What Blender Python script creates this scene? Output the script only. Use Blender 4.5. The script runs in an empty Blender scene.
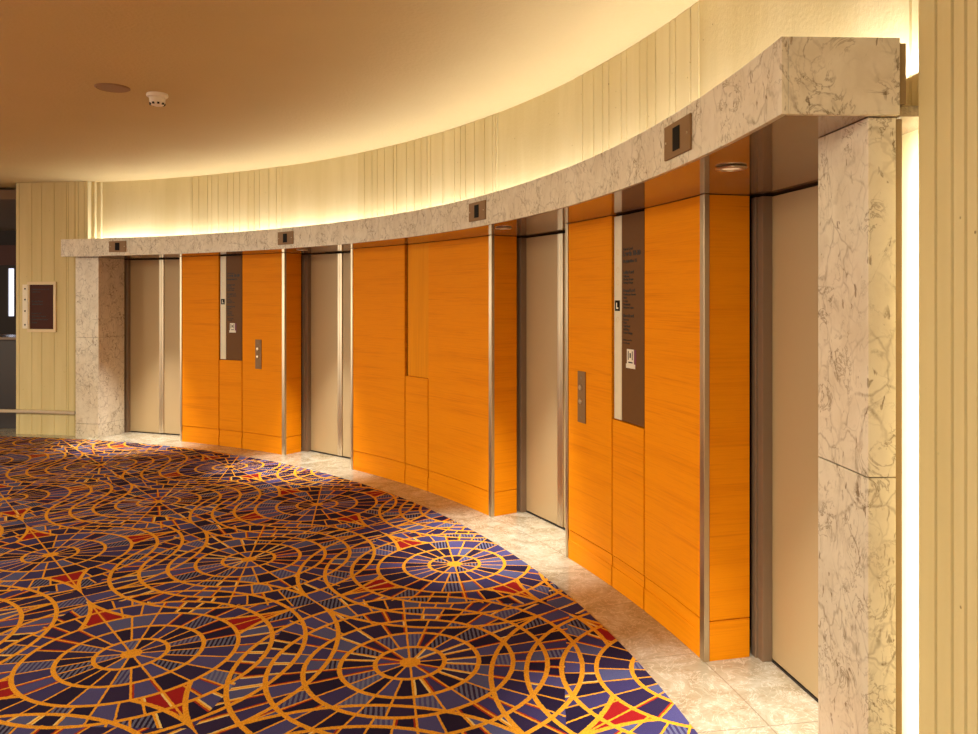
import bpy, bmesh, math, random
from math import sin, cos, radians, degrees, pi
from mathutils import Vector, Matrix

random.seed(7)
sc = bpy.context.scene
COL = sc.collection

# ------------------------------------------------------------------ plan
S = 1.65                                   # eye height in metres; radii and heights below are in eye heights
CX, CY = -4.0004 * S, 1.0548 * S           # centre of the curved lobby wall
R_PANEL, R_DOOR, R_CARPET, R_LINTEL, R_PIER, R_WALL, R_SIDE = 4.7153, 4.89, 4.5342, 4.4568, 4.60, 4.735, 4.66
Z_SOF, Z_LIN, Z_CEIL = 1.2848 * S, 1.4052 * S, 1.8391 * S


def pol(r, a, z=0.0):
    t = radians(a)
    return Vector((CX + r * S * cos(t), CY + r * S * sin(t), z))


# ------------------------------------------------------------------ node helpers
class V:
    """a socket with arithmetic"""
    def __init__(s, nt, sock): s.nt, s.s = nt, sock

    def _m(s, op, *a, clamp=False):
        n = s.nt.nodes.new('ShaderNodeMath'); n.operation = op; n.use_clamp = clamp
        for i, x in enumerate((s,) + a):
            if isinstance(x, V): s.nt.links.new(x.s, n.inputs[i])
            else: n.inputs[i].default_value = x
        return V(s.nt, n.outputs[0])
    def __add__(s, o): return s._m('ADD', o)
    def __radd__(s, o): return s._m('ADD', o)
    def __sub__(s, o): return s._m('SUBTRACT', o)
    def __rsub__(s, o): return (s * -1.0) + o
    def __mul__(s, o): return s._m('MULTIPLY', o)
    __rmul__ = __mul__
    def __truediv__(s, o): return s._m('DIVIDE', o)
    def lt(s, o): return s._m('LESS_THAN', o)
    def gt(s, o): return s._m('GREATER_THAN', o)
    def abs(s): return s._m('ABSOLUTE')
    def floor(s): return s._m('FLOOR')
    def round(s): return s._m('ROUND')
    def sqrt(s): return s._m('SQRT')
    def min(s, o): return s._m('MINIMUM', o)
    def max(s, o): return s._m('MAXIMUM', o)
    def atan2(s, o): return s._m('ARCTAN2', o)
    def fract(s): return s._m('FRACT')
    def pow(s, o): return s._m('POWER', o)
    def step(s, a, b):
        n = s.nt.nodes.new('ShaderNodeMapRange'); n.interpolation_type = 'SMOOTHSTEP'
        s.nt.links.new(s.s, n.inputs[0]); n.inputs[1].default_value = a; n.inputs[2].default_value = b
        return V(s.nt, n.outputs[0])


class Mat:
    def __init__(s, name):
        s.m = bpy.data.materials.new(name); s.m.use_nodes = True
        s.nt = s.m.node_tree; s.b = s.nt.nodes['Principled BSDF']

    def coord(s, kind='Object', scale=(1, 1, 1)):
        t = s.nt.nodes.new('ShaderNodeTexCoord'); mp = s.nt.nodes.new('ShaderNodeMapping')
        mp.inputs['Scale'].default_value = scale
        s.nt.links.new(t.outputs[kind], mp.inputs[0]); return mp.outputs[0]

    def sep(s, vec):
        n = s.nt.nodes.new('ShaderNodeSeparateXYZ'); s.nt.links.new(vec, n.inputs[0])
        return [V(s.nt, o) for o in n.outputs]

    def comb(s, x, y, z=0.0):
        n = s.nt.nodes.new('ShaderNodeCombineXYZ')
        for i, v in enumerate((x, y, z)):
            if isinstance(v, V): s.nt.links.new(v.s, n.inputs[i])
            else: n.inputs[i].default_value = v
        return n.outputs[0]

    def noise(s, vec, scale, detail=3, rough=.5, dist=0.0, out=0):
        n = s.nt.nodes.new('ShaderNodeTexNoise'); s.nt.links.new(vec, n.inputs['Vector'])
        n.inputs['Scale'].default_value = scale; n.inputs['Detail'].default_value = detail
        n.inputs['Roughness'].default_value = rough; n.inputs['Distortion'].default_value = dist
        return V(s.nt, n.outputs[out])

    def voronoi(s, vec, scale, feature='F1'):
        n = s.nt.nodes.new('ShaderNodeTexVoronoi'); s.nt.links.new(vec, n.inputs['Vector'])
        n.feature = feature; n.inputs['Scale'].default_value = scale
        return V(s.nt, n.outputs['Distance'])

    def white(s, vec):
        n = s.nt.nodes.new('ShaderNodeTexWhiteNoise'); n.noise_dimensions = '3D'
        s.nt.links.new(vec, n.inputs['Vector']); return V(s.nt, n.outputs['Value'])

    def mix(s, f, a, b):
        n = s.nt.nodes.new('ShaderNodeMix'); n.data_type = 'RGBA'
        for i, x in ((0, f), (6, a), (7, b)):
            if isinstance(x, V): s.nt.links.new(x.s, n.inputs[i])
            elif i == 0: n.inputs[0].default_value = x
            else: n.inputs[i].default_value = (*x, 1)
        return V(s.nt, n.outputs[2])

    def ramp(s, f, stops, const=False):
        n = s.nt.nodes.new('ShaderNodeValToRGB'); s.nt.links.new(f.s, n.inputs[0])
        e = n.color_ramp.elements
        if const: n.color_ramp.interpolation = 'CONSTANT'
        while len(e) < len(stops): e.new(.5)
        for k, (p, c) in enumerate(stops): e[k].position = p; e[k].color = (*c, 1)
        return V(s.nt, n.outputs[0])

    def set(s, color=None, rough=.5, metal=0.0, spec=.5, ior=None, coat=0.0, coat_rough=.05):
        for key, v in (('Base Color', color), ('Roughness', rough), ('Metallic', metal), ('Specular IOR Level', spec),
                       ('IOR', ior), ('Coat Weight', coat), ('Coat Roughness', coat_rough)):
            if v is None: continue
            if isinstance(v, V): s.nt.links.new(v.s, s.b.inputs[key])
            else: s.b.inputs[key].default_value = (*v, 1) if isinstance(v, tuple) else v
        return s

    def bump(s, h, strength=.3, dist=.01):
        n = s.nt.nodes.new('ShaderNodeBump'); n.inputs['Strength'].default_value = strength
        n.inputs['Distance'].default_value = dist; s.nt.links.new(h.s, n.inputs['Height'])
        s.nt.links.new(n.outputs[0], s.b.inputs['Normal']); return s


def plain(name, c, rough=.5, metal=0.0, spec=.5, grain=0.0):
    m = Mat(name)
    v = m.noise(m.coord('Object', (1, 1, 1)), 35, 2)
    col = m.mix(v, tuple(x * (1 - .06 - grain) for x in c), tuple(min(1, x * (1.06 + grain)) for x in c))
    return m.set(col, rough, metal, spec).m


# ------------------------------------------------------------------ materials
def make_wood():
    m = Mat('orange_veneer')
    uv = m.coord('UV', (1, 1, 1))
    x, y, z = m.sep(uv)
    oi = m.nt.nodes.new('ShaderNodeObjectInfo'); rnd = V(m.nt, oi.outputs['Random']) * 37.0
    broad = m.noise(m.comb(x * .55 + rnd, y * 9.0 + rnd), 1.0, 3, .55, .4)
    fine = m.noise(m.comb(x * 1.6 + rnd, y * 95.0), 1.0, 3, .6)
    pores = m.noise(m.comb(x * 9.0, y * 420.0 + rnd), 1.0, 1, .5)
    f = broad * .45 + fine * .4 + pores * .15
    c = m.ramp(f, [(.30, (.60, .165, .003)), (.42, (.78, .248, .003)), (.53, (.85, .290, .004)), (.66, (.70, .200, .003))])
    m.set(c, .55, 0, .06)
    m.bump(fine, .03, .002)
    return m.m


def make_wood_vert():
    m = Mat('golden_veneer')
    x, y, z = m.sep(m.coord('UV'))
    fine = m.noise(m.comb(x * 70.0, y * 1.3), 1.0, 3, .6)
    broad = m.noise(m.comb(x * 12.0, y * .5), 1.0, 2)
    c = m.ramp(fine * .6 + broad * .4, [(.35, (.72, .25, .006)), (.55, (.82, .31, .009)), (.68, (.75, .27, .007))])
    return m.set(c, .55, 0, .06).m


def make_marble(name, base, mid, vein, scale=1.0, rough=.28, spec=.4, stretch=1.0, big=.5):
    m = Mat(name)
    co = m.coord('Object', (scale, scale, scale * stretch))
    warp = m.nt.nodes.new('ShaderNodeTexNoise'); m.nt.links.new(co, warp.inputs['Vector'])
    warp.inputs['Scale'].default_value = 5; warp.inputs['Detail'].default_value = 4
    ad = m.nt.nodes.new('ShaderNodeMix'); ad.data_type = 'VECTOR'; ad.inputs[0].default_value = .16
    m.nt.links.new(co, ad.inputs[4]); m.nt.links.new(warp.outputs[1], ad.inputs[5])
    w = ad.outputs[1]
    e1 = m.voronoi(w, 7, 'DISTANCE_TO_EDGE'); e2 = m.voronoi(w, 15, 'DISTANCE_TO_EDGE')
    gate = m.noise(co, 4.5, 3).step(.36, .60); gate2 = m.noise(co, 9, 2).step(.40, .60)
    v1 = (1.0 - e1.step(.0, .045)) * gate; v2 = (1.0 - e2.step(.0, .06)) * gate2 * .22
    blot = m.noise(w, 17, 4, .6).step(.60, .72) * m.noise(co, 4, 2).step(.40, .6) * .8
    cloud = m.noise(w, 6, 5, .65)
    c = m.mix(cloud.step(.35, .7), base, mid)
    fleck = m.noise(m.coord('Object', (62, 62, 24)), 1.0, 2, .5, .5).step(.63, .70) * m.noise(co, 7, 2).step(.42, .6)
    thread = (1.0 - ((m.noise(co, 6.5, 5, .62, 1.8) - .5).abs()).step(.0, .030)) * m.noise(co, 5.5, 2).step(.42, .6)
    f = (v1 * big + v2 + blot * .55 + fleck * .75 + thread * .6).min(1.0)
    c = m.mix(f, c, vein)
    m.set(c, rough, 0, spec)
    return m.m


def make_floor_stone():
    m = Mat('beige_floor_stone')
    x, y, z = m.sep(m.coord('Object'))
    r = (x * x + y * y).sqrt(); a = y.atan2(x)
    co = m.coord('Object', (1, 1, 1))
    warp = m.noise(co, 3.0, 5, .65, 1.6)
    w2 = m.noise(co, 9.0, 4, .6, 2.2)
    vein = 1.0 - ((w2 - .5).abs()).step(0.0, .035)
    vein2 = 1.0 - ((m.noise(co, 4.0, 4, .6, 2.5) - .5).abs()).step(0.0, .02)
    c = m.ramp(warp, [(.3, (.255, .20, .12)), (.48, (.37, .315, .22)), (.62, (.46, .415, .325)), (.75, (.33, .265, .17))])
    c = m.mix(vein * .35, c, (.80, .74, .64))
    c = m.mix(vein2 * .45, c, (.33, .23, .13))
    # joints: an arc under the panel line, radial joints at the middle of every opening and panel bay
    ja = (r - R_PANEL * S).abs().lt(.003)
    step = radians(4.6)
    q = (a - radians(9.2)) / step
    jr = ((q - q.round()).abs() * step * r).lt(.0028) * r.gt(R_CARPET * S)
    c = m.mix(ja.max(jr) * .55, c, (.20, .14, .09))
    m.set(c, m.noise(co, 6, 3) * .10 + .08, 0, .6, ior=1.7)
    return m.m


def make_concrete(name, c0, c1, bump=.5):
    m = Mat(name)
    co = m.coord('Object')
    big = m.noise(m.coord('Object', (3, 3, .4)), 1.2, 4, .6)
    c = m.mix(big.step(.3, .7), c0, c1)
    sp = m.voronoi(co, 16)
    gate = m.noise(co, 5, 2).step(.49, .57)
    pits = (1.0 - sp.step(.02, .085)) * gate
    c = m.mix(pits * .75, c, (.16, .11, .05))
    m.set(c, .75, 0, .25)
    h = m.noise(co, 60, 4, .6) * .5 - pits * 1.2 + m.noise(m.coord('Object', (1, 1, .3)), 22, 3) * .6
    m.bump(h, bump, .006)
    return m.m


def make_ceiling():
    m = Mat('textured_plaster')
    co = m.coord('Object')
    c = m.mix(m.noise(co, 2, 3), (.56, .445, .215), (.60, .475, .235))
    m.set(c, .85, 0, .2)
    h = m.noise(co, 55, 3, .55) + m.voronoi(co, 38) * .5
    m.bump(h, .30, .010)
    return m.m


def make_metal(name, c, rough, brush=(3, 3, 300), metal=1.0):
    m = Mat(name)
    n = m.noise(m.coord('Object', brush), 1.0, 3, .6)
    col = m.mix(n, tuple(x * .94 for x in c), c)
    return m.set(col, n * .15 + rough, metal, .5).m


def make_carpet():
    m = Mat('patterned_carpet')
    x, y, z = m.sep(m.coord('Object'))
    A = .786 * S
    ox, oy = -.2156 * S - CX, 2.115 * S - CY          # a wheel centre, from the origin of the carpet
    px = x - ox; py = y - oy
    # a little wobble of the woven lines
    co = m.coord('Object')
    wob = m.noise(co, 70, 2); wob2 = m.noise(m.coord('Object', (1, 1, 1)), 83, 2, .5, 0.0, 0)
    px = px + (wob - .5) * .006; py = py + (wob2 - .5) * .006
    t1, t2 = radians(-3.8), radians(6.3)               # the weave's two directions, slightly out of square
    e1x, e1y, e2x, e2y = A * cos(t1), A * sin(t1), A * sin(t2), A * cos(t2)
    det = e1x * e2y - e1y * e2x
    u = px * (e2y / det) - py * (e2x / det)
    v = py * (e1x / det) - px * (e1y / det)
    s = (u + v) * .5; t = (v - u) * .5
    bs, bt = s.round(), t.round()
    as_, at = s.floor() + .5, t.floor() + .5
    K = .119

    def wheel(cs, ct):
        ds, dt = s - cs, t - ct
        r = (ds * ds + dt * dt).sqrt() * (math.sqrt(2) / K)
        a = (dt.atan2(ds) / (2 * pi) + .5)
        return r, a
    rb, ab = wheel(bs, bt)
    ra, aa = wheel(as_, at)

    def ring(r, lo, hi, w):
        k = r.round()
        return (r - k).abs().lt(w) * k.gt(lo - .5) * k.lt(hi + .5)

    def spokes(r, a, w):
        n = r.gt(1.0) * 12.0 + 12.0
        n = n + r.gt(3.0) * 12.0 + r.gt(4.0) * 12.0
        q = a * n
        d = (q - q.floor() - .5).abs()                # .5 = on a spoke
        dist = (.5 - d) / n * (2 * pi) * r            # in ring units
        return dist.lt(w), q.floor()
    in_a = ra.lt(3.0)                                 # the plain wheels lie over the rest
    in_b = rb.lt(2.0)
    out_a = ra.gt(3.0)
    ringA = ring(ra, 1, 3, .066).max(ring(ra, 4, 6, .070) * in_b.lt(.5))
    ringB = ring(rb, 1, 6, .070) * out_a
    useA = in_a.max(ra.lt(rb - .6) * rb.gt(3.5))
    spA, cA = spokes(ra, aa, .032); spB, cB = spokes(rb, ab, .032)
    sp = useA * spA + (1.0 - useA) * spB
    hub = ra.lt(.30).max(rb.lt(.30))
    line = ringA.max(ringB).max(sp).max(hub)
    # cell identity
    ia = (ra + 0.0).floor() ; ib = rb.floor()
    cell = useA * (cA + 100.0) + (1.0 - useA) * cB
    id1 = ia.min(6.0) * (1.0 - in_b * out_a) + ib.min(6.0) * out_a * 9.0
    rnd = m.white(m.comb(cell, id1, bs * 3.1 + bt * 7.7 + as_ * 1.7 + at * 5.3))
    rnd2 = m.white(m.comb(id1, cell + 17.0, bs * 2.3 + at * 9.1))
    cc = m.ramp(rnd, [(0, (.016, .009, .036)), (.30, (.028, .017, .062)), (.52, (.046, .036, .130)),
                      (.72, (.072, .064, .20)), (.90, (.085, .090, .22))], True)
    # striped pale blue cells
    stripe = ((u * 62.0 + v * 14.0).fract()).lt(.5) * rnd2.gt(.88)
    cc = m.mix(stripe * .7, cc, (.17, .18, .30))
    red = rb.gt(6.0) * ra.gt(3.0) * ra.lt(4.45)
    cc = m.mix(red, cc, (.30, .010, .012))
    # thin red edge beside some spokes, cream flecks along others
    spA2, _ = spokes(ra, aa, .085); spB2, _ = spokes(rb, ab, .085)
    near = (useA * spA2 + (1.0 - useA) * spB2)
    cc = m.mix(near * rnd2.lt(.22) * ra.gt(2.0), cc, (.36, .030, .012))
    cc = m.mix(near * rnd2.gt(.62) * rnd2.lt(.74) * ra.gt(3.0), cc, (.80, .58, .20))
    pile = m.noise(co, 420, 2, .6)
    lc = m.mix(m.noise(co, 190, 2).step(.3, .7), (.64, .255, .014), (.88, .41, .03))
    c = m.mix(line, cc, lc)
    dark = m.mix(pile.step(.25, .75), (.60, .60, .60), (1.15, 1.15, 1.15))
    mul = m.nt.nodes.new('ShaderNodeMix'); mul.data_type = 'RGBA'; mul.blend_type = 'MULTIPLY'; mul.inputs[0].default_value = 1
    m.nt.links.new(c.s, mul.inputs[6]); m.nt.links.new(dark.s, mul.inputs[7])
    c = V(m.nt, mul.outputs[2])
    m.set(c, .95, 0, .1)
    m.bump(pile + line * .6, .5, .004)
    return m.m


M = {
    'wood': make_wood(), 'gold': make_wood_vert(),
    'marble': make_marble('cream_marble', (.74, .68, .56), (.64, .57, .45), (.22, .165, .105), 1.3, .22, .45, .8, .42),
    'marble_shaded': make_marble('polished_marble_shaded', (.30, .20, .12), (.24, .15, .085), (.10, .06, .03), 1.6, .07, .8),  # same stone as the lintel, its colour darkened to paint the underside's shade
    'stone': make_floor_stone(), 'carpet': make_carpet(), 'ceiling': make_ceiling(),
    'concrete': make_concrete('cream_concrete', (.60, .50, .255), (.67, .575, .32)),
    'door': make_metal('bronze_door_skin', (.47, .345, .19), .42, (60, 60, 60), .15),
    'jamb': make_metal('dull_bronze', (.25, .17, .11), .40, (40, 40, 2), .3),
    'steel': make_metal('brushed_steel', (.62, .51, .37), .24, (30, 30, 2)),
    'bronze': make_metal('bronze_plate', (.24, .130, .048), .5, (60, 60, 4), .1),
    'dark': plain('dark_recess', (.02, .013, .008), .7),
    'reveal': plain('dark_red_reveal', (.03, .006, .002), .8, spec=.1),
    'black': plain('black_glass', (.008, .006, .006), .5, spec=.05),
    'brown_glass': plain('brown_glass', (.150, .070, .026), .4, spec=.06),
    'ink': plain('dark_lettering', (.006, .004, .004), .5),
    'board': plain('maroon_board', (.060, .018, .012), .45, spec=.08),
    'white': plain('white_plastic', (.80, .74, .62), .45),
    'cream': plain('cream_frame', (.72, .58, .36), .5),
    'strip': plain('cream_strip', (.76, .68, .50), .35),
    'magenta': plain('magenta_edge', (.16, .02, .07), .5),
    'speaker': plain('tan_grille', (.30, .185, .10), .6),
    'backing': plain('brown_backing_board', (.26, .17, .08), .6),
    'counter': plain('dark_counter', (.022, .013, .016), .4),
    'counter_top': plain('counter_top', (.20, .13, .09), .25),
    'corridor': plain('dark_corridor', (.030, .014, .012), .7),
    'corridor_red': plain('dark_red_header', (.10, .025, .018), .7),
    'corridor_ceiling': plain('corridor_ceiling', (.20, .12, .07), .8),
}

_b = M['marble_shaded'].node_tree.nodes['Principled BSDF']; _b.inputs['IOR'].default_value = 2.1


def emission(name, c, st):
    m = bpy.data.materials.new(name); m.use_nodes = True
    b = m.node_tree.nodes['Principled BSDF']
    b.inputs['Base Color'].default_value = (*c, 1)
    b.inputs['Emission Color'].default_value = (*c, 1); b.inputs['Emission Strength'].default_value = st
    return m


M['lamp'] = emission('lamp_glow', (.8, .62, .38), .35)
M['daylight'] = emission('daylight_pane', (.80, .82, 1.0), .95)


# ------------------------------------------------------------------ mesh helpers
class Frame:
    """local axes of a thing on the curved wall: x outwards, y along the wall, z up"""
    def __init__(s, r, a, z=0.0): s.r, s.a, s.z = r, a, z
    @property
    def loc(s): return pol(s.r, s.a, s.z)
    def p(s, r, a, z):
        t = radians(a - s.a)
        return Vector((r * S * cos(t) - s.r * S, r * S * sin(t), z - s.z))


def pbox(bm, fr, r0, r1, a0, a1, z0, z1, deg=.8):
    """a block bent along the wall; r, a in plan units, z in metres; carries a UV of (arc length, height)"""
    uv = bm.loops.layers.uv.verify()
    n = max(1, int(round(abs(a1 - a0) / deg)))
    ring = []
    for i in range(n + 1):
        a = a0 + (a1 - a0) * i / n
        ring.append([(bm.verts.new(fr.p(r, a, z)), (r, a, z)) for r, z in ((r0, z0), (r1, z0), (r1, z1), (r0, z1))])
    def face(vs, fn):
        f = bm.faces.new([v for v, _ in vs])
        for l, (_, q) in zip(f.loops, vs): l[uv].uv = fn(q)
    arc = lambda q: (radians(q[1]) * q[0] * S, q[2])
    flat = lambda q: (radians(q[1]) * q[0] * S, q[0] * S)
    side = lambda q: (q[0] * S + q[1], q[2])
    for i in range(n):
        A, B = ring[i], ring[i + 1]
        for k in range(4):
            face([A[k], A[(k + 1) % 4], B[(k + 1) % 4], B[k]], (flat, arc, flat, arc)[k])
    face(ring[0][::-1], side); face(ring[-1], side)
    return bm


def box(bm, c, s, rot=None):
    mat = Matrix.Translation(c) @ (rot or Matrix()) @ Matrix.Diagonal((s[0], s[1], s[2], 1))
    bmesh.ops.create_cube(bm, size=1, matrix=mat); return bm


def cyl(bm, c, r, h, axis='Z', seg=32, r2=None):
    rot = {'Z': Matrix(), 'X': Matrix.Rotation(pi / 2, 4, 'Y'), 'Y': Matrix.Rotation(pi / 2, 4, 'X')}[axis]
    bmesh.ops.create_cone(bm, cap_ends=True, segments=seg, radius1=r, radius2=r if r2 is None else r2, depth=h,
                          matrix=Matrix.Translation(c) @ rot); return bm


def lathe(bm, prof, seg=40, c=(0, 0, 0)):
    rings = []
    for r, z in prof:
        rings.append([bm.verts.new((c[0] + r * cos(2 * pi * k / seg), c[1] + r * sin(2 * pi * k / seg), c[2] + z)) for k in range(seg)])
    for A, B in zip(rings, rings[1:]):
        for k in range(seg): bm.faces.new((A[k], A[(k + 1) % seg], B[(k + 1) % seg], B[k]))
    if prof[0][0] > 1e-6: bm.faces.new(rings[0][::-1])
    if prof[-1][0] > 1e-6: bm.faces.new(rings[-1])
    return bm


def obj(name, bm, mat, parent=None, bevel=0.0, smooth=False):
    bmesh.ops.recalc_face_normals(bm, faces=bm.faces)
    me = bpy.data.meshes.new(name); bm.to_mesh(me); bm.free()
    me.materials.append(M[mat] if isinstance(mat, str) else mat)
    o = bpy.data.objects.new(name, me); COL.objects.link(o)
    if parent: o.parent = parent
    if smooth:
        for p in me.polygons: p.use_smooth = True
        me.set_sharp_from_angle(angle=radians(35))
    if bevel:
        b = o.modifiers.new('bevel', 'BEVEL'); b.width = bevel; b.segments = 2; b.limit_method = 'ANGLE'; b.angle_limit = radians(50)
    return o


def tag(o, label, cat, group=None, kind=None):
    o['label'] = label; o['category'] = cat
    if group: o['group'] = group
    if kind: o['kind'] = kind
    return o


def thing(name, fr, label, cat, group=None, kind=None):
    o = bpy.data.objects.new(name, None); COL.objects.link(o)
    o.empty_display_size = .1
    o.location = fr.loc; o.rotation_euler = (0, 0, radians(fr.a))
    return tag(o, label, cat, group, kind)


def dup(root, loc, rotz, label):
    r = root.copy(); COL.objects.link(r); r.location = loc; r.rotation_euler = (0, 0, rotz); r['label'] = label
    for ch in list(root.children):
        c = ch.copy(); COL.objects.link(c); c.parent = r
        for g in list(ch.children):
            d = g.copy(); COL.objects.link(d); d.parent = c
    return r


def nb(): return bmesh.new()


def text_mesh(body, size, bold=False):
    cu = bpy.data.curves.new('lettering', 'FONT'); cu.body = body; cu.size = size
    cu.extrude = .0006; cu.offset = .0016 * size / .03 if bold else .0009 * size / .03
    o = bpy.data.objects.new('lettering_tmp', cu); COL.objects.link(o)
    dg = bpy.context.evaluated_depsgraph_get(); dg.update()
    me = bpy.data.meshes.new_from_object(o.evaluated_get(dg))
    bpy.data.objects.remove(o); bpy.data.curves.remove(cu)
    return me


def letter(bm, body, size, x, y, z, bold=False):
    """lettering on the face of a wall thing, read from the middle of the room; y is along the wall, the text runs to -y"""
    me = text_mesh(body, size, bold)
    rot = Matrix(((0, 0, -1, x), (-1, 0, 0, y), (0, 1, 0, z), (0, 0, 0, 1)))
    me.transform(rot); bm.from_mesh(me); bpy.data.meshes.remove(me)


# ================================================================== the setting
# floor: stone slab with its origin at the centre of the curve
bm = nb(); box(bm, (1.0, 3.0, -.05), (26, 28, .1))
o = obj('floor', bm, 'stone'); o.location = (CX, CY, 0)
tag(o, 'beige veined stone floor border curving along the foot of the elevator doors', 'floor', kind='structure')

# carpet: an inlaid disc
bm = nb()
vs0 = [bm.verts.new((R_CARPET * S * cos(2 * pi * k / 240), R_CARPET * S * sin(2 * pi * k / 240), .007)) for k in range(240)]
vs1 = [bm.verts.new((v.co.x, v.co.y, .0005)) for v in vs0]
bm.faces.new(vs0)
for k in range(240): bm.faces.new((vs0[k], vs1[k], vs1[(k + 1) % 240], vs0[(k + 1) % 240]))
o = obj('carpet', bm, 'carpet'); o.location = (CX, CY, 0)
tag(o, 'navy and purple carpet woven with orange wheels, arcs and small red patches', 'carpet')

# ceiling
bm = nb(); box(bm, (.5, 2.5, .06), (24, 26, .12))
o = obj('ceiling', bm, 'ceiling'); o.location = (CX, CY, Z_CEIL)
tag(o, 'textured tan plaster ceiling brightening towards the curved wall', 'ceiling', kind='structure')


def ribbed(bm, fr, r_face, a0, a1, z0, z1, grooves, r_back, depth=.0045):
    """board-marked concrete: a bent sheet whose face is scored by narrow vertical grooves"""
    pts = []
    w = degrees(.006 / (r_face * S))
    for g in sorted(grooves):
        if a0 + 3 * w < g < a1 - 3 * w: pts += [(g - w, 0), (g - w * .4, 1), (g + w * .4, 1), (g + w, 0)]
    n = max(2, int((a1 - a0) / 1.0))
    for i in range(n + 1):
        a = a0 + (a1 - a0) * i / n
        if all(abs(a - q[0]) > 1.2 * w for q in pts): pts.append((a, 0))
    pts.sort()
    prev = None
    for a, d in pts:
        r = r_face + d * depth
        cur = [bm.verts.new(fr.p(q, a, z)) for q, z in ((r, z0), (r, z1), (r_back, z1), (r_back, z0))]
        if prev:
            for k in range(4): bm.faces.new((prev[k], cur[k], cur[(k + 1) % 4], prev[(k + 1) % 4]))
        else: bm.faces.new(cur)
        prev = cur
    bm.faces.new(prev[::-1])


def grooves(a0, a1, pitch, r, jit=.2):
    out, a = [], a0
    st = degrees(pitch / (r * S))
    while a < a1:
        out.append(a + random.uniform(-jit, jit) * st); a += st
    return out


ORG = Frame(0, 0, 0)
# upper curved wall above the lintel, plain face
fr = Frame(R_WALL, 40, 0)
bm = nb(); pbox(bm, fr, R_WALL, R_WALL + .06, 1.2, 77.6, Z_SOF + .027, Z_CEIL)
o = obj('wall_back', bm, 'concrete'); o.location = fr.loc; o.rotation_euler.z = radians(fr.a)
tag(o, 'curved cream concrete wall lit from the slot behind the marble lintel', 'wall', kind='structure')
bm = nb()
# board-marked bands of the upper wall, slightly proud, with random board widths
BANDS = [(13.9, 23.77), (31.41, 46.8), (55.7, 65.96), (2.4, 3.6)]
for a0, a1 in BANDS:
    ribbed(bm, ORG, R_WALL - .004, a0, a1, Z_SOF + .05, Z_CEIL - .002, grooves(a0, a1, .105, R_WALL, .42), R_WALL + .002, .006)
o = obj('trim_1', bm, 'concrete'); o.location = (CX, CY, 0)
tag(o, 'bands of vertical board marks standing proud of the curved concrete wall', 'wall', kind='structure')
# full-height recess wall behind the right end of the marble surround
bm = nb(); fr = Frame(R_WALL, 2.5); pbox(bm, fr, R_WALL, R_WALL + .06, 1.2, 3.9, 0, Z_SOF + .02)
o = obj('wall_recess', bm, 'concrete'); o.location = fr.loc; o.rotation_euler.z = radians(fr.a)
tag(o, 'narrow lit strip of concrete wall beside the right marble jamb', 'wall', kind='structure')
fr = Frame(5.0, 40)
bm = nb(); pbox(bm, fr, 4.955, 4.985, 1.2, 77.6, 0, Z_SOF - .001)  # added unseen sheet that stops outside light leaking in round the doors
o = obj('wall_light_stop', bm, 'dark'); o.location = fr.loc; o.rotation_euler.z = radians(fr.a)
tag(o, 'dark unseen wall added behind the elevator doors to block light', 'wall', kind='structure')
# side walls: the same curve, standing forward
fr = Frame(R_SIDE, 80.3)
bm = nb(); gl = grooves(76.2, 84.3, .155, R_SIDE, .12) + [76.55, 77.15, 77.6, 78.2]
ribbed(bm, fr, R_SIDE, 76.2, 83.45, 0, Z_CEIL, gl, R_SIDE + .10, .003)
pbox(bm, fr, 4.695, 4.745, 75.86, 76.2, Z_SOF + .03, Z_CEIL); pbox(bm, fr, 4.716, 4.745, 75.45, 75.86, Z_SOF + .03, Z_CEIL)
o = obj('wall_left', bm, 'concrete'); o.location = fr.loc; o.rotation_euler.z = radians(fr.a)
tag(o, 'ribbed cream concrete wall left of the elevators, carrying the small directory board', 'wall', kind='structure')
fr = Frame(R_SIDE, -10)
bm = nb(); ribbed(bm, fr, R_SIDE, -24, 1.62, 0, Z_CEIL,
                  grooves(-24, 1.4, .060, R_SIDE, .42), R_SIDE + .10, .010)
o = obj('wall_right', bm, 'concrete'); o.location = fr.loc; o.rotation_euler.z = radians(fr.a)
tag(o, 'ribbed ochre concrete wall at the right edge beside the marble surround', 'wall', kind='structure')

# ================================================================== wood panelled piers
TRIM_W = .33          # width of the metal corner trim in degrees
BASE_H, LEDGE_H = .178, .118
G = .09               # half reveal between boards, in degrees


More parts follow.
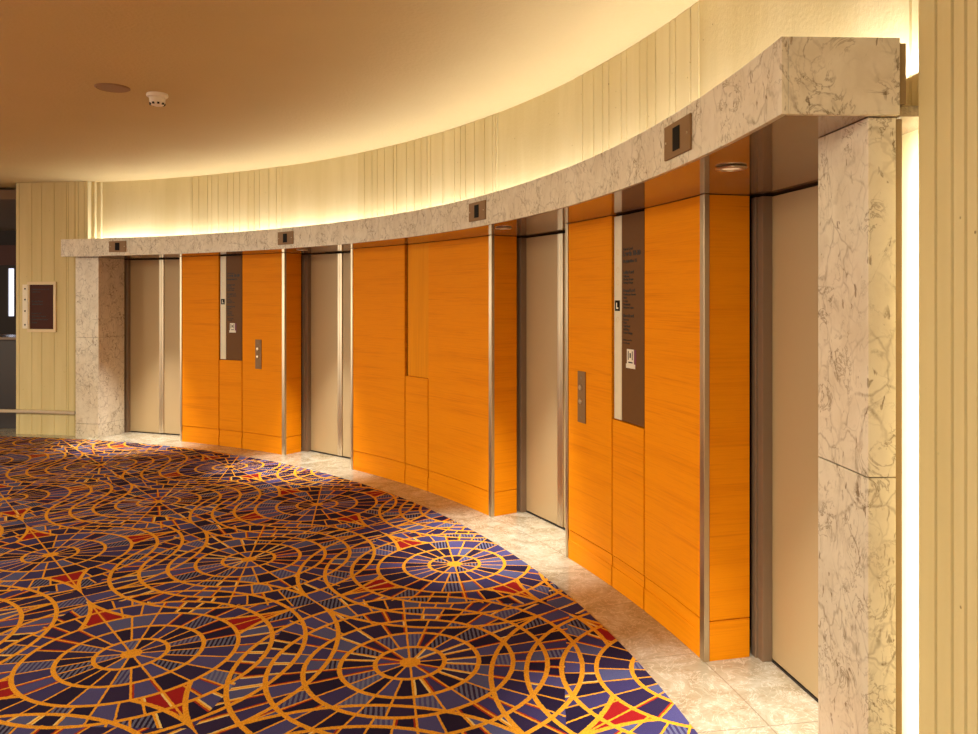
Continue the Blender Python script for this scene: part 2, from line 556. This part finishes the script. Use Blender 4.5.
def pier(a_hi, s1, s2, a_lo, label, insert):
    """panelled pier from a_hi (its left end seen from the room) down to a_lo"""
    mid = (a_hi + a_lo) / 2
    fr = Frame(R_PANEL, mid)
    t = thing('panelled_pier', fr, label, 'wall panelling', 'orange wood panelled piers between the elevators')
    r0, r1 = R_PANEL, R_PANEL + .020
    top = Z_SOF - .003
    bm = nb(); pbox(bm, fr, r1 + .0005, R_DOOR - .03, a_lo + .22, a_hi - .22, 0, top - .006); obj('backing', bm, 'reveal', t)
    tw = .24
    xs = [(a_hi - tw, s1), (s1, s2), (s2, a_lo + TRIM_W)]
    for k, (h, l) in enumerate(xs):
        hh = h if k == 0 else h - G * .5
        ll = l if k == 2 else l + G * .5
        z0 = BASE_H + .005
        ztop = top
        if k == 1:
            ztop = .957
        bm = nb(); pbox(bm, fr, r0, r1, ll, hh, z0, ztop); obj('panel', bm, 'wood', t, .0012)
        bm = nb(); pbox(bm, fr, r0 + .0015, r1, ll, hh, .0, BASE_H); pbox(bm, fr, r0 - .0010, r0 + .0016, ll, hh, 0, LEDGE_H)
        obj('base_board', bm, 'wood', t, .001)
    if insert == 'wood':
        bm = nb(); pbox(bm, fr, r0 + .004, r1, s2 + .02, s1 - .27, .957 + .004, top); obj('insert_panel', bm, 'gold', t, .001)['label'] = 'recessed centre board of vertical grain'
    # metal corner trims
    bm = nb(); pbox(bm, fr, r0 - .003, r0 + .013, a_lo, a_lo + TRIM_W - .03, 0, top + .001); obj('corner_trim', bm, 'steel', t, .002)['label'] = 'brushed steel corner strip'
    bm = nb(); pbox(bm, fr, r0 - .003, r0 + .013, a_hi - tw + .03, a_hi, 0, top + .001); obj('corner_trim', bm, 'steel', t, .002)['label'] = 'brushed steel corner strip'
    # returns
    for side, a0, a1 in ((1, a_lo + .03, a_lo + .20), (0, a_hi - .20, a_hi - .03)):
        bm = nb(); pbox(bm, fr, r0 + .0145, R_DOOR - .0375, a0, a1, BASE_H + .005, top); obj('return_panel', bm, 'wood', t, .001)
        bm = nb(); pbox(bm, fr, r0 + .0145, R_DOOR - .0375, a0, a1, 0, BASE_H); obj('return_base', bm, 'wood', t, .001)
    return t, fr


pier(66.89, 62.53, 59.91, 55.0, 'orange wood pier holding the smaller, farther tall brown directory', 'none')
pier(47.34, 41.17, 38.58, 31.65, 'widest orange wood pier, plain with a recessed golden centre board and no sign', 'wood')
pier(24.29, 20.18, 17.55, 13.1, 'nearest orange wood pier holding the larger tall brown directory', 'none')

# ================================================================== elevator doors
LEAF = radians(3.62) * R_DOOR * S          # width of one leaf
SEAM = (70.87, 51.18, 28.17, 9.32)
DL = ('tan metal elevator door farthest away, beside the left marble jamb',
      'tan metal elevator door between the far directory pier and the plain pier',
      'tan metal elevator door between the plain pier and the nearest pier',
      'nearest tan metal elevator door, partly hidden by the right marble jamb')
fr = Frame(R_DOOR, SEAM[0])
dt = thing('door_1', fr, DL[0], 'elevator door', 'elevator doors of the lobby', 'structure')
DH = Z_SOF - .012
for sgn in (1, -1):
    bm = nb(); box(bm, (.014 + (.006 if sgn < 0 else 0), sgn * (LEAF / 2 + .0165), DH / 2 + .006), (.028, LEAF - .037, DH - .012))
    lf = obj('door_leaf', bm, 'door', dt, .002)
    bm = nb(); box(bm, (.010, sgn * .0175, DH / 2 + .006), (.032, .033, DH - .012))
    obj('edge_strip', bm, 'steel', lf, .003)['label'] = 'bright steel leading edge'
    bm = nb(); box(bm, (-.0245, sgn * (LEAF - .013), DH / 2 + .001), (.047, .050, DH))
    box(bm, (-.030, sgn * (LEAF + .026), DH / 2 + .001), (.058, .042, DH))
    obj('jamb', bm, 'jamb', dt, .0015)['label'] = 'dull bronze jamb'
bm = nb(); box(bm, (.006, 0, .003), (.022, 2 * LEAF - .08, .005)); obj('sill', bm, 'dark', dt)
bm = nb(); box(bm, (.09, 0, DH / 2), (.02, 2 * LEAF + .2, DH)); obj('shaft_panel', bm, 'dark', dt)
for k in (1, 2, 3):
    d = dup(dt, pol(R_DOOR, SEAM[k]), radians(SEAM[k]), DL[k]); d.name = 'door_%d' % (k + 1)

# ================================================================== marble surround
A_L, A_R = 76.75, 1.90
fr = Frame(R_LINTEL, 39.3, Z_SOF)
t = thing('marble_lintel', fr, 'long curved cream marble lintel running over all the elevator openings', 'lintel')
NS = 10
for k in range(NS):
    a0 = A_R + (A_L - A_R) * k / NS; a1 = A_R + (A_L - A_R) * (k + 1) / NS
    bm = nb(); pbox(bm, fr, R_LINTEL, R_LINTEL + .0105, a0 + (.008 if k else 0), a1 - .008, Z_SOF, Z_LIN)
    obj('face_slab', bm, 'marble', t, .0012)
bm = nb(); pbox(bm, fr, R_LINTEL + .0112, R_SIDE - .0165, A_R + .14, A_L - .14, Z_SOF + .03, Z_LIN - .004); obj('core', bm, 'backing', t)
for a0, a1 in ((A_R, A_R + .13), (A_L - .13, A_L)):
    bm = nb(); pbox(bm, fr, R_LINTEL + .0110, R_SIDE - .016, a0, a1, Z_SOF, Z_LIN); obj('end_slab', bm, 'marble', t, .0012)
bm = nb(); pbox(bm, fr, R_LINTEL + .0112, R_DOOR + .08, A_R + .135, A_L - .135, Z_SOF, Z_SOF + .028); obj('soffit', bm, 'marble_shaded', t)['label'] = 'polished marble underside, its shade painted into the colour'
bm = nb(); pbox(bm, fr, R_SIDE - .0155, R_SIDE - .004, A_R + .05, A_L - .3, Z_SOF + .03, Z_LIN - .012); obj('back_board', bm, 'backing', t)['label'] = 'brown backing board'


def jamb_pillar(a_in, a_out, label):
    """marble jamb: front slab courses a_in..a_out and a return into the opening at a_in"""
    fr = Frame(R_PIER, (a_in + a_out) / 2)
    t = thing('marble_jamb', fr, label, 'marble jamb', 'marble jambs at the ends of the lintel')
    s = 1 if a_in > a_out else -1
    for z0, z1 in ((0, .165), (.168, 1.18), (1.183, Z_SOF - .002)):
        lo, hi = min(a_in, a_out), max(a_in, a_out)
        bm = nb(); pbox(bm, fr, R_PIER, R_PIER + .045, lo, hi, z0, z1); obj('front_slab', bm, 'marble', t, .0015)
        lo, hi = min(a_in, a_in - s * .35), max(a_in, a_in - s * .35)
        bm = nb(); pbox(bm, fr, R_PIER + .0456, R_DOOR - .036, lo, hi, z0, z1); obj('return_slab', bm, 'marble', t, .0015)
    if s > 0:
        bm = nb(); pbox(bm, fr, R_PIER + .0456, R_PIER + .057, a_out + .05, a_in - .4, 0, Z_SOF - .004)
        obj('back_board', bm, 'backing', t)['label'] = 'brown backing board'
    return t


jamb_pillar(4.11, 2.06, 'tall near cream marble jamb at the right end of the lintel')
jamb_pillar(74.41, 76.83, 'far cream marble jamb at the left end of the lintel')

# ================================================================== elevator indicators on the lintel
fr = Frame(R_LINTEL, 70.56, Z_SOF + .1)
t0 = thing('elevator_indicator', fr, 'bronze indicator plate on the lintel over the farthest elevator door', 'elevator indicator', 'indicator plates on the marble lintel')
zc = 0
bm = nb(); box(bm, (-.0055, 0, zc), (.009, .240, .124)); obj('plate', bm, 'bronze', t0, .0015)
bm = nb(); box(bm, (-.0115, 0, zc), (.003, .062, .084)); obj('screen', bm, 'black', t0, .001)['label'] = 'dark lantern window'
for s in (-1, 1):
    bm = nb(); cyl(bm, (-.0112, s * .100, zc), .004, .003, 'X', 12); obj('screw', bm, 'steel', t0)
for a, lb in ((50.75, 'bronze indicator plate on the lintel over the second elevator door from the left'),
              (27.42, 'bronze indicator plate on the lintel over the third elevator door from the left'),
              (8.08, 'largest and nearest bronze indicator plate on the lintel, over the rightmost door')):
    dup(t0, pol(R_LINTEL, a, Z_SOF + .1), radians(a), lb)

# ================================================================== soffit downlights
fr = Frame(R_PANEL, 71.6, Z_SOF)
t0 = thing('recessed_downlight', fr, 'recessed downlight in the soffit over the farthest elevator door', 'downlight', 'downlights in the marble soffit')
bm = nb(); lathe(bm, [(.036, -.0005), (.052, -.0008), (.056, -.004), (.052, -.0085), (.041, -.010), (.036, -.006), (.036, -.0005)])
obj('trim_ring', bm, 'steel', t0, 0, True)
bm = nb(); cyl(bm, (0, 0, -.003), .0355, .002); obj('lens', bm, 'lamp', t0)['label'] = 'glowing lens'
DLP = [(70.0, 4.573), (50.75, 4.573), (27.42, 4.573), (8.0, 4.573)]
for (a, r), lb in zip(DLP[1:], ('recessed downlight in the soffit over the second elevator door from the left',
                                'recessed downlight in the soffit over the third elevator door from the left',
                                'nearest recessed downlight, in the soffit left of the rightmost elevator door')):
    dup(t0, pol(r, a, Z_SOF), radians(a), lb)
t0.location = pol(DLP[0][1], DLP[0][0], Z_SOF)

# ================================================================== tall directories in the piers
LINES = [(.455, 'Guest Level', .024, 0), (.425 - .014, 'Levels 18-30', .040, 1), (.37 - .012, 'Registration 15', .026, 1),
         (.27, 'Lobby Level', .026, 1), (.242, 'Ballroom', .019, 0), (.216, 'Meeting Rooms', .019, 0), (.190, 'Parking Garage', .019, 0),
         (.125, 'Second Level', .026, 1), (.097, 'Conference Rooms', .019, 0), (.071, 'Salon', .019, 0), (.045, 'Lounge', .019, 0), (.019, 'Restaurant', .019, 0), (-.007, 'Business Center', .019, 0),
         (-.075, 'Street Level', .026, 1), (-.103, 'Entrance', .019, 0), (-.129, 'Valet', .019, 0), (-.155, 'Taxi Stand', .019, 0), (-.181, 'Gift Shop', .019, 0), (-.207, 'Lower Garage', .019, 0),
         (-.262, 'Stairs in case of fire', .013, 0), (-.286, 'use stairs only', .013, 0)]


def directory(s1, s2, label):
    mid = (s1 + s2) / 2
    zb = .962
    fr = Frame(R_PANEL, mid, zb)
    t = thing('tall_directory', fr, label, 'directory sign', 'tall directories set in the wood piers')
    W = radians(s1 - s2) * R_PANEL * S - .012
    H = Z_SOF - .010 - zb
    x = .008
    sw = .085
    bm = nb(); box(bm, (x + .006, W / 2 - .006 - .030, H / 2), (.010, .010, H - .0)); box(bm, (x + .010, 0, H / 2), (.010, W, H)); obj('case', bm, 'jamb', t)
    bm = nb(); box(bm, (x, W / 2 - .012 - sw / 2, H / 2), (.010, sw, H - .004)); st = obj('light_strip', bm, 'strip', t, .001); st['label'] = 'pale vertical strip with small icons'
    gw = W - sw - .018
    gy = -W / 2 + gw / 2 + .002
    bm = nb(); box(bm, (x, gy, H / 2), (.010, gw, H - .004)); gl = obj('glass_panel', bm, 'brown_glass', t, .001); gl['label'] = 'dark brown glass with lettering'
    yl = gy + gw / 2 - .018
    zm = 1.594 - zb                      # middle of the lettering
    bm = nb()
    for dz, body, size, bold in LINES: letter(bm, body, size * .92, x - .0055, yl, zm + dz * .695, bool(bold))
    obj('lettering', bm, 'ink', gl)
    # notice: pale card with a dark ringed mark on a magenta edge
    zn = 1.315 - zb; yn = gy + .018
    def card(name, mat, depth, *rects):
        bm = nb()
        for y, z, w, h in rects: box(bm, (x - depth, yn + y, zn + z), (.0012, w, h))
        return obj(name, bm, mat, gl)
    card('notice_edge', 'magenta', .0056, (-.012, .004, .088, .094))
    card('notice_card', 'white', .0066, (.004, .012, .076, .080)); card('notice_card', 'white', .0066, (.002, -.040, .100, .024))
    for q in ((-.018, .018, .007, .048), (.026, .018, .007, .048), (.004, .018, .014, .026), (.002, -.020, .046, .007)): card('notice_mark', 'ink', .0076, q)
    # icons on the strip
    ys = W / 2 - .012 - sw / 2
    bm = nb(); zi = 1.604 - zb
    box(bm, (x - .0058, ys + .004, zi), (.0016, .056, .060)); obj('icon_tile', bm, 'black', st)
    bm = nb(); letter(bm, 'L', .044, x - .0072, ys + .016, zi - .016, True); obj('icon_mark', bm, 'white', st)
    for z in (1.905, 1.805, 1.735, 1.525):
        bm = nb(); lathe_ring(bm, x - .0056, ys, z - zb, .016); obj('icon_ring', bm, 'cream', st)
    return t


def lathe_ring(bm, x, y, z, r, w=.004, seg=24):
    A = [[bm.verts.new((x, y + q * cos(2 * pi * k / seg), z + q * sin(2 * pi * k / seg))) for k in range(seg)] for q in (r, r - w)]
    B = [[bm.verts.new((x + .001, v.co.y, v.co.z)) for v in ring] for ring in A]
    for k in range(seg):
        j = (k + 1) % seg
        bm.faces.new((A[0][k], A[0][j], A[1][j], A[1][k])); bm.faces.new((A[0][k], A[0][j], B[0][j], B[0][k]))
        bm.faces.new((A[1][k], A[1][j], B[1][j], B[1][k])); bm.faces.new((B[0][k], B[0][j], B[1][j], B[1][k]))


directory(62.53, 59.91, 'smaller, farther tall brown glass directory with pale strip, in the pier by the far door')
directory(20.18, 17.55, 'larger, nearer tall brown glass directory with pale strip and white notice card')

# ================================================================== call button plates
fr = Frame(R_PANEL, 22.78, 1.04)
t0 = thing('call_button_plate', fr, 'nearer bronze call button plate on the pier beside the larger directory', 'call buttons', 'elevator call plates on the wood piers')
bm = nb(); box(bm, (-.0045, 0, 0), (.007, .092, .315)); obj('plate', bm, 'bronze', t0, .0015)
for z in (.058, -.026):
    bm = nb(); lathe(bm, [(.0, .0), (.0165, .0), (.0165, .006), (.0135, .009), (.0, .0095)], 24)
    bmesh.ops.rotate(bm, verts=bm.verts, matrix=Matrix.Rotation(-pi / 2, 3, 'Y')); bmesh.ops.translate(bm, verts=bm.verts, vec=(-.0082, .006, z))
    obj('button', bm, 'steel', t0, 0, True)
bm = nb(); cyl(bm, (-.0085, 0, .118), .009, .002, 'X', 20); obj('key_switch', bm, 'jamb', t0)
bm = nb(); cyl(bm, (-.0085, 0, -.125), .008, .002, 'X', 20); obj('key_switch', bm, 'jamb', t0)
dup(t0, pol(R_PANEL, 58.0, 1.04), radians(58.0), 'farther bronze call button plate on the pier beside the smaller directory')

# ================================================================== left wall: directory board and rail
fr = Frame(R_SIDE, 80.82, 1.537)
t = thing('directory_board', fr, 'small maroon directory board in a cream frame on the ribbed wall', 'directory sign')
bm = nb()
for y, z, w, h in ((0, .285, .385, .036), (0, -.285, .385, .036), (-.176, 0, .033, .534), (.176, 0, .033, .534)): box(bm, (-.012, y, z), (.022, w, h))
obj('frame', bm, 'cream', t, .002)
bm = nb(); box(bm, (-.0085, 0, 0), (.013, .318, .533)); bd = obj('board', bm, 'board', t)
bm = nb()
for z, s_, b_ in ((.205, 'Elevators to Levels 1-15', .024), (.172, 'Lobby Level', .024), (.060, 'Meeting Rooms', .024), (.024, 'Ballroom Foyer', .024),
                  (-.085, 'Second Level', .024), (-.120, 'Conference Rooms', .024), (-.158, 'Restaurant and Lounge', .024), (-.196, 'Parking', .024)):
    letter(bm, s_, b_, -.0158, .135, z)
obj('lettering', bm, 'ink', bd)
bm = nb(); box(bm, (-.026, .212, .004), (.010, .070, .530)); st = obj('icon_strip', bm, 'white', t, .001)
for z in (.218, .088, -.05, -.215):
    bm = nb(); cyl(bm, (-.0318, .212, z), .011, .0016, 'X', 16); obj('icon', bm, 'ink', st)

fr = Frame(R_SIDE, 81, .28)
t = thing('bumper_rail', fr, 'low metal bumper rail along the ribbed wall under the small directory board', 'rail')
bm = nb(); pbox(bm, fr, R_SIDE - .040, R_SIDE - .015, 77.15, 86.5, .262, .302); obj('rail', bm, 'steel', t, .006)
bm = nb(); pbox(bm, fr, R_SIDE - .0148, R_SIDE - .006, 77.15, 86.5, .268, .296); obj('channel', bm, 'jamb', t)
for a in (78, 80, 82, 83.2):
    bm = nb(); pbox(bm, fr, R_SIDE - .006, R_SIDE - .0002, a - .12, a + .12, .266, .298); obj('bracket', bm, 'jamb', t)

# ================================================================== ceiling fittings
t = tag(bpy.data.objects.new('smoke_detector', None), 'white smoke detector on the ceiling beside the round speaker', 'smoke detector')
COL.objects.link(t); t.location = (-2.255, 5.27, Z_CEIL)
bm = nb(); lathe(bm, [(.068, -.0005), (.070, -.014), (.066, -.022), (.052, -.026)]); obj('base', bm, 'white', t, 0, True)
bm = nb(); lathe(bm, [(.052, -.0265), (.050, -.064), (.040, -.077), (.020, -.083), (.0, -.084)]); hd = obj('sensor_head', bm, 'white', t, 0, True)
for k in range(9):
    a = 2 * pi * (k + .5) / 9
    bm = nb(); box(bm, (.0455 * cos(a), .0455 * sin(a), -.070), (.012, .014, .012), Matrix.Rotation(a, 4, 'Z')); obj('slot', bm, 'ink', hd)
t = tag(bpy.data.objects.new('ceiling_speaker', None), 'flat round tan speaker grille on the ceiling left of the smoke detector', 'speaker')
COL.objects.link(t); t.location = (-1.504 * S, 3.096 * S, Z_CEIL)
bm = nb(); lathe(bm, [(.108, -.0005), (.108, -.004), (.098, -.009), (.092, -.006)]); obj('rim', bm, 'speaker', t, 0, True)
bm = nb(); cyl(bm, (0, 0, -.0055), .0925, .004); obj('grille', bm, 'speaker', t)

# ================================================================== the corridor beyond the left wall
bm = nb(); box(bm, (-7.8, 14.25, 1.5), (8, .1, 3.0)); o = obj('wall_corridor', bm, 'corridor')
tag(o, 'dark far wall of the corridor beyond the left wall', 'wall', kind='structure')
bm = nb(); box(bm, (-7.8, 11.95, 2.94), (8, 4.5, .12)); o = obj('ceiling_corridor', bm, 'corridor_ceiling')
tag(o, 'lower dim ceiling over the corridor beyond the left wall', 'ceiling', kind='structure')
bm = nb(); box(bm, (-3.75, 12.0, 1.5), (.1, 4.3, 3)); o = obj('wall_corridor_side', bm, 'corridor')
tag(o, 'dark side wall of the corridor', 'wall', kind='structure')
bm = nb(); box(bm, (-7.8, 14.13, 2.42), (7.8, .1, .36)); o = obj('trim_2', bm, 'corridor_red')
tag(o, 'dark red header above the corridor windows', 'header', kind='structure')
for k, (x0, x1) in enumerate(((-8.79, -8.67), (-8.63, -8.50))):
    t = bpy.data.objects.new('window_%d' % (k + 1), None); COL.objects.link(t); t.location = ((x0 + x1) / 2, 14.19, 1.31)
    tag(t, ('narrow bright far window left of its neighbour in the dark corridor', 'narrow bright far window nearest the edge of the ribbed wall')[k], 'window', 'corridor windows', 'structure')
    w = x1 - x0
    bm = nb(); box(bm, (0, -.012, .435), (w - .008, .01, .87)); obj('pane', bm, 'daylight', t)
    bm = nb()
    for dx in (-w / 2, w / 2): box(bm, (dx, -.02, .435), (.014, .03, .90))
    for dz in (-.008, .878): box(bm, (0, -.02, dz), (w + .014, .03, .016))
    obj('window_frame', bm, 'counter', t)
t = bpy.data.objects.new('reception_counter', None); COL.objects.link(t); t.location = (-7.6, 10.05, 0)
tag(t, 'dark counter standing in the corridor beyond the left wall', 'counter')
bm = nb(); box(bm, (0, 0, .56), (4.6, .55, 1.118)); obj('body', bm, 'counter', t, .004)
bm = nb(); box(bm, (0, -.02, 1.137), (4.7, .66, .034)); obj('counter_top', bm, 'counter_top', t, .004)

# ================================================================== light
WARM = (1.0, .875, .62)


def area(name, loc, size, power, color=WARM, rot=(0, 0, 0), shape='RECTANGLE', size_y=None, spread=None):
    l = bpy.data.lights.new(name, 'AREA'); l.energy = power; l.color = color; l.shape = shape
    l.size = size
    if size_y: l.size_y = size_y
    if spread: l.spread = spread
    o = bpy.data.objects.new(name, l); COL.objects.link(o); o.location = loc; o.rotation_euler = rot
    return o


# tubes in the slot between the lintel and the wall
n = 22
for k in range(n):
    a = 2.6 + (75.6 - 2.6) * (k + .5) / n
    area('cove_tube', pol(4.698, a, Z_LIN - .045), .085, 2.0, (1, .95, .97), (pi, 0, radians(a)), 'RECTANGLE', radians(73 / n) * 4.7 * S * .96)
# upright tube hidden behind the right jamb
area('jamb_tube', pol(4.678, 2.95, 1.04), .03, 8, (1, .96, .88), (pi / 2, 0, radians(3 + 180 + 74)), 'RECTANGLE', 2.06)
# downlights
for a, r in DLP:
    l = bpy.data.lights.new('downlight_beam', 'SPOT'); l.energy = 300; l.color = (1, .95, .84); l.spot_size = radians(54); l.spot_blend = 1.0
    l.shadow_soft_size = .03
    o = bpy.data.objects.new('downlight_beam', l); COL.objects.link(o); o.location = pol(r, a, Z_SOF - .012)
# added fill lights at ceiling height, unseen behind and beside the camera
for x, y, p in ((-3.0, -1.2, 140), (-6.5, 1.5, 230), (-9.5, 3.5, 230), (-.6, -1.6, 25), (-6.0, -3.0, 180)):
    area('lobby_fill', (x, y, Z_CEIL - .05), 1.2, p, WARM, (0, 0, 0), 'DISK')

w = bpy.data.worlds.new('lobby_light'); sc.world = w; w.use_nodes = True
bg = w.node_tree.nodes['Background']; bg.inputs[0].default_value = (1.0, .885, .68, 1); bg.inputs[1].default_value = 1.0
# the lobby opens to its brighter side on the left
_nt = w.node_tree
_tc = _nt.nodes.new('ShaderNodeTexCoord'); _sx = _nt.nodes.new('ShaderNodeSeparateXYZ'); _nt.links.new(_tc.outputs['Generated'], _sx.inputs[0])
_st = (V(_nt, _sx.outputs[0]) * -1.0).max(0.0) * 1.75 + .60
_nt.links.new(_st.s, bg.inputs[1])

# ================================================================== camera
cam = bpy.data.cameras.new('camera'); co = bpy.data.objects.new('camera', cam); COL.objects.link(co)
co.location = (0, 0, S); co.rotation_euler = (pi / 2, 0, 0)
cam.sensor_width = 36; cam.lens = 775 / 978 * 36; cam.shift_y = -69.5 / 978; cam.clip_start = .05
sc.camera = co
sc.view_settings.view_transform = 'Standard'; sc.view_settings.look = 'None'
sc.view_settings.gamma = 1; sc.view_settings.use_curve_mapping = False
sc.view_settings.exposure = 0.56
sc.cycles.use_denoising = True
sc.cycles.max_bounces = 8
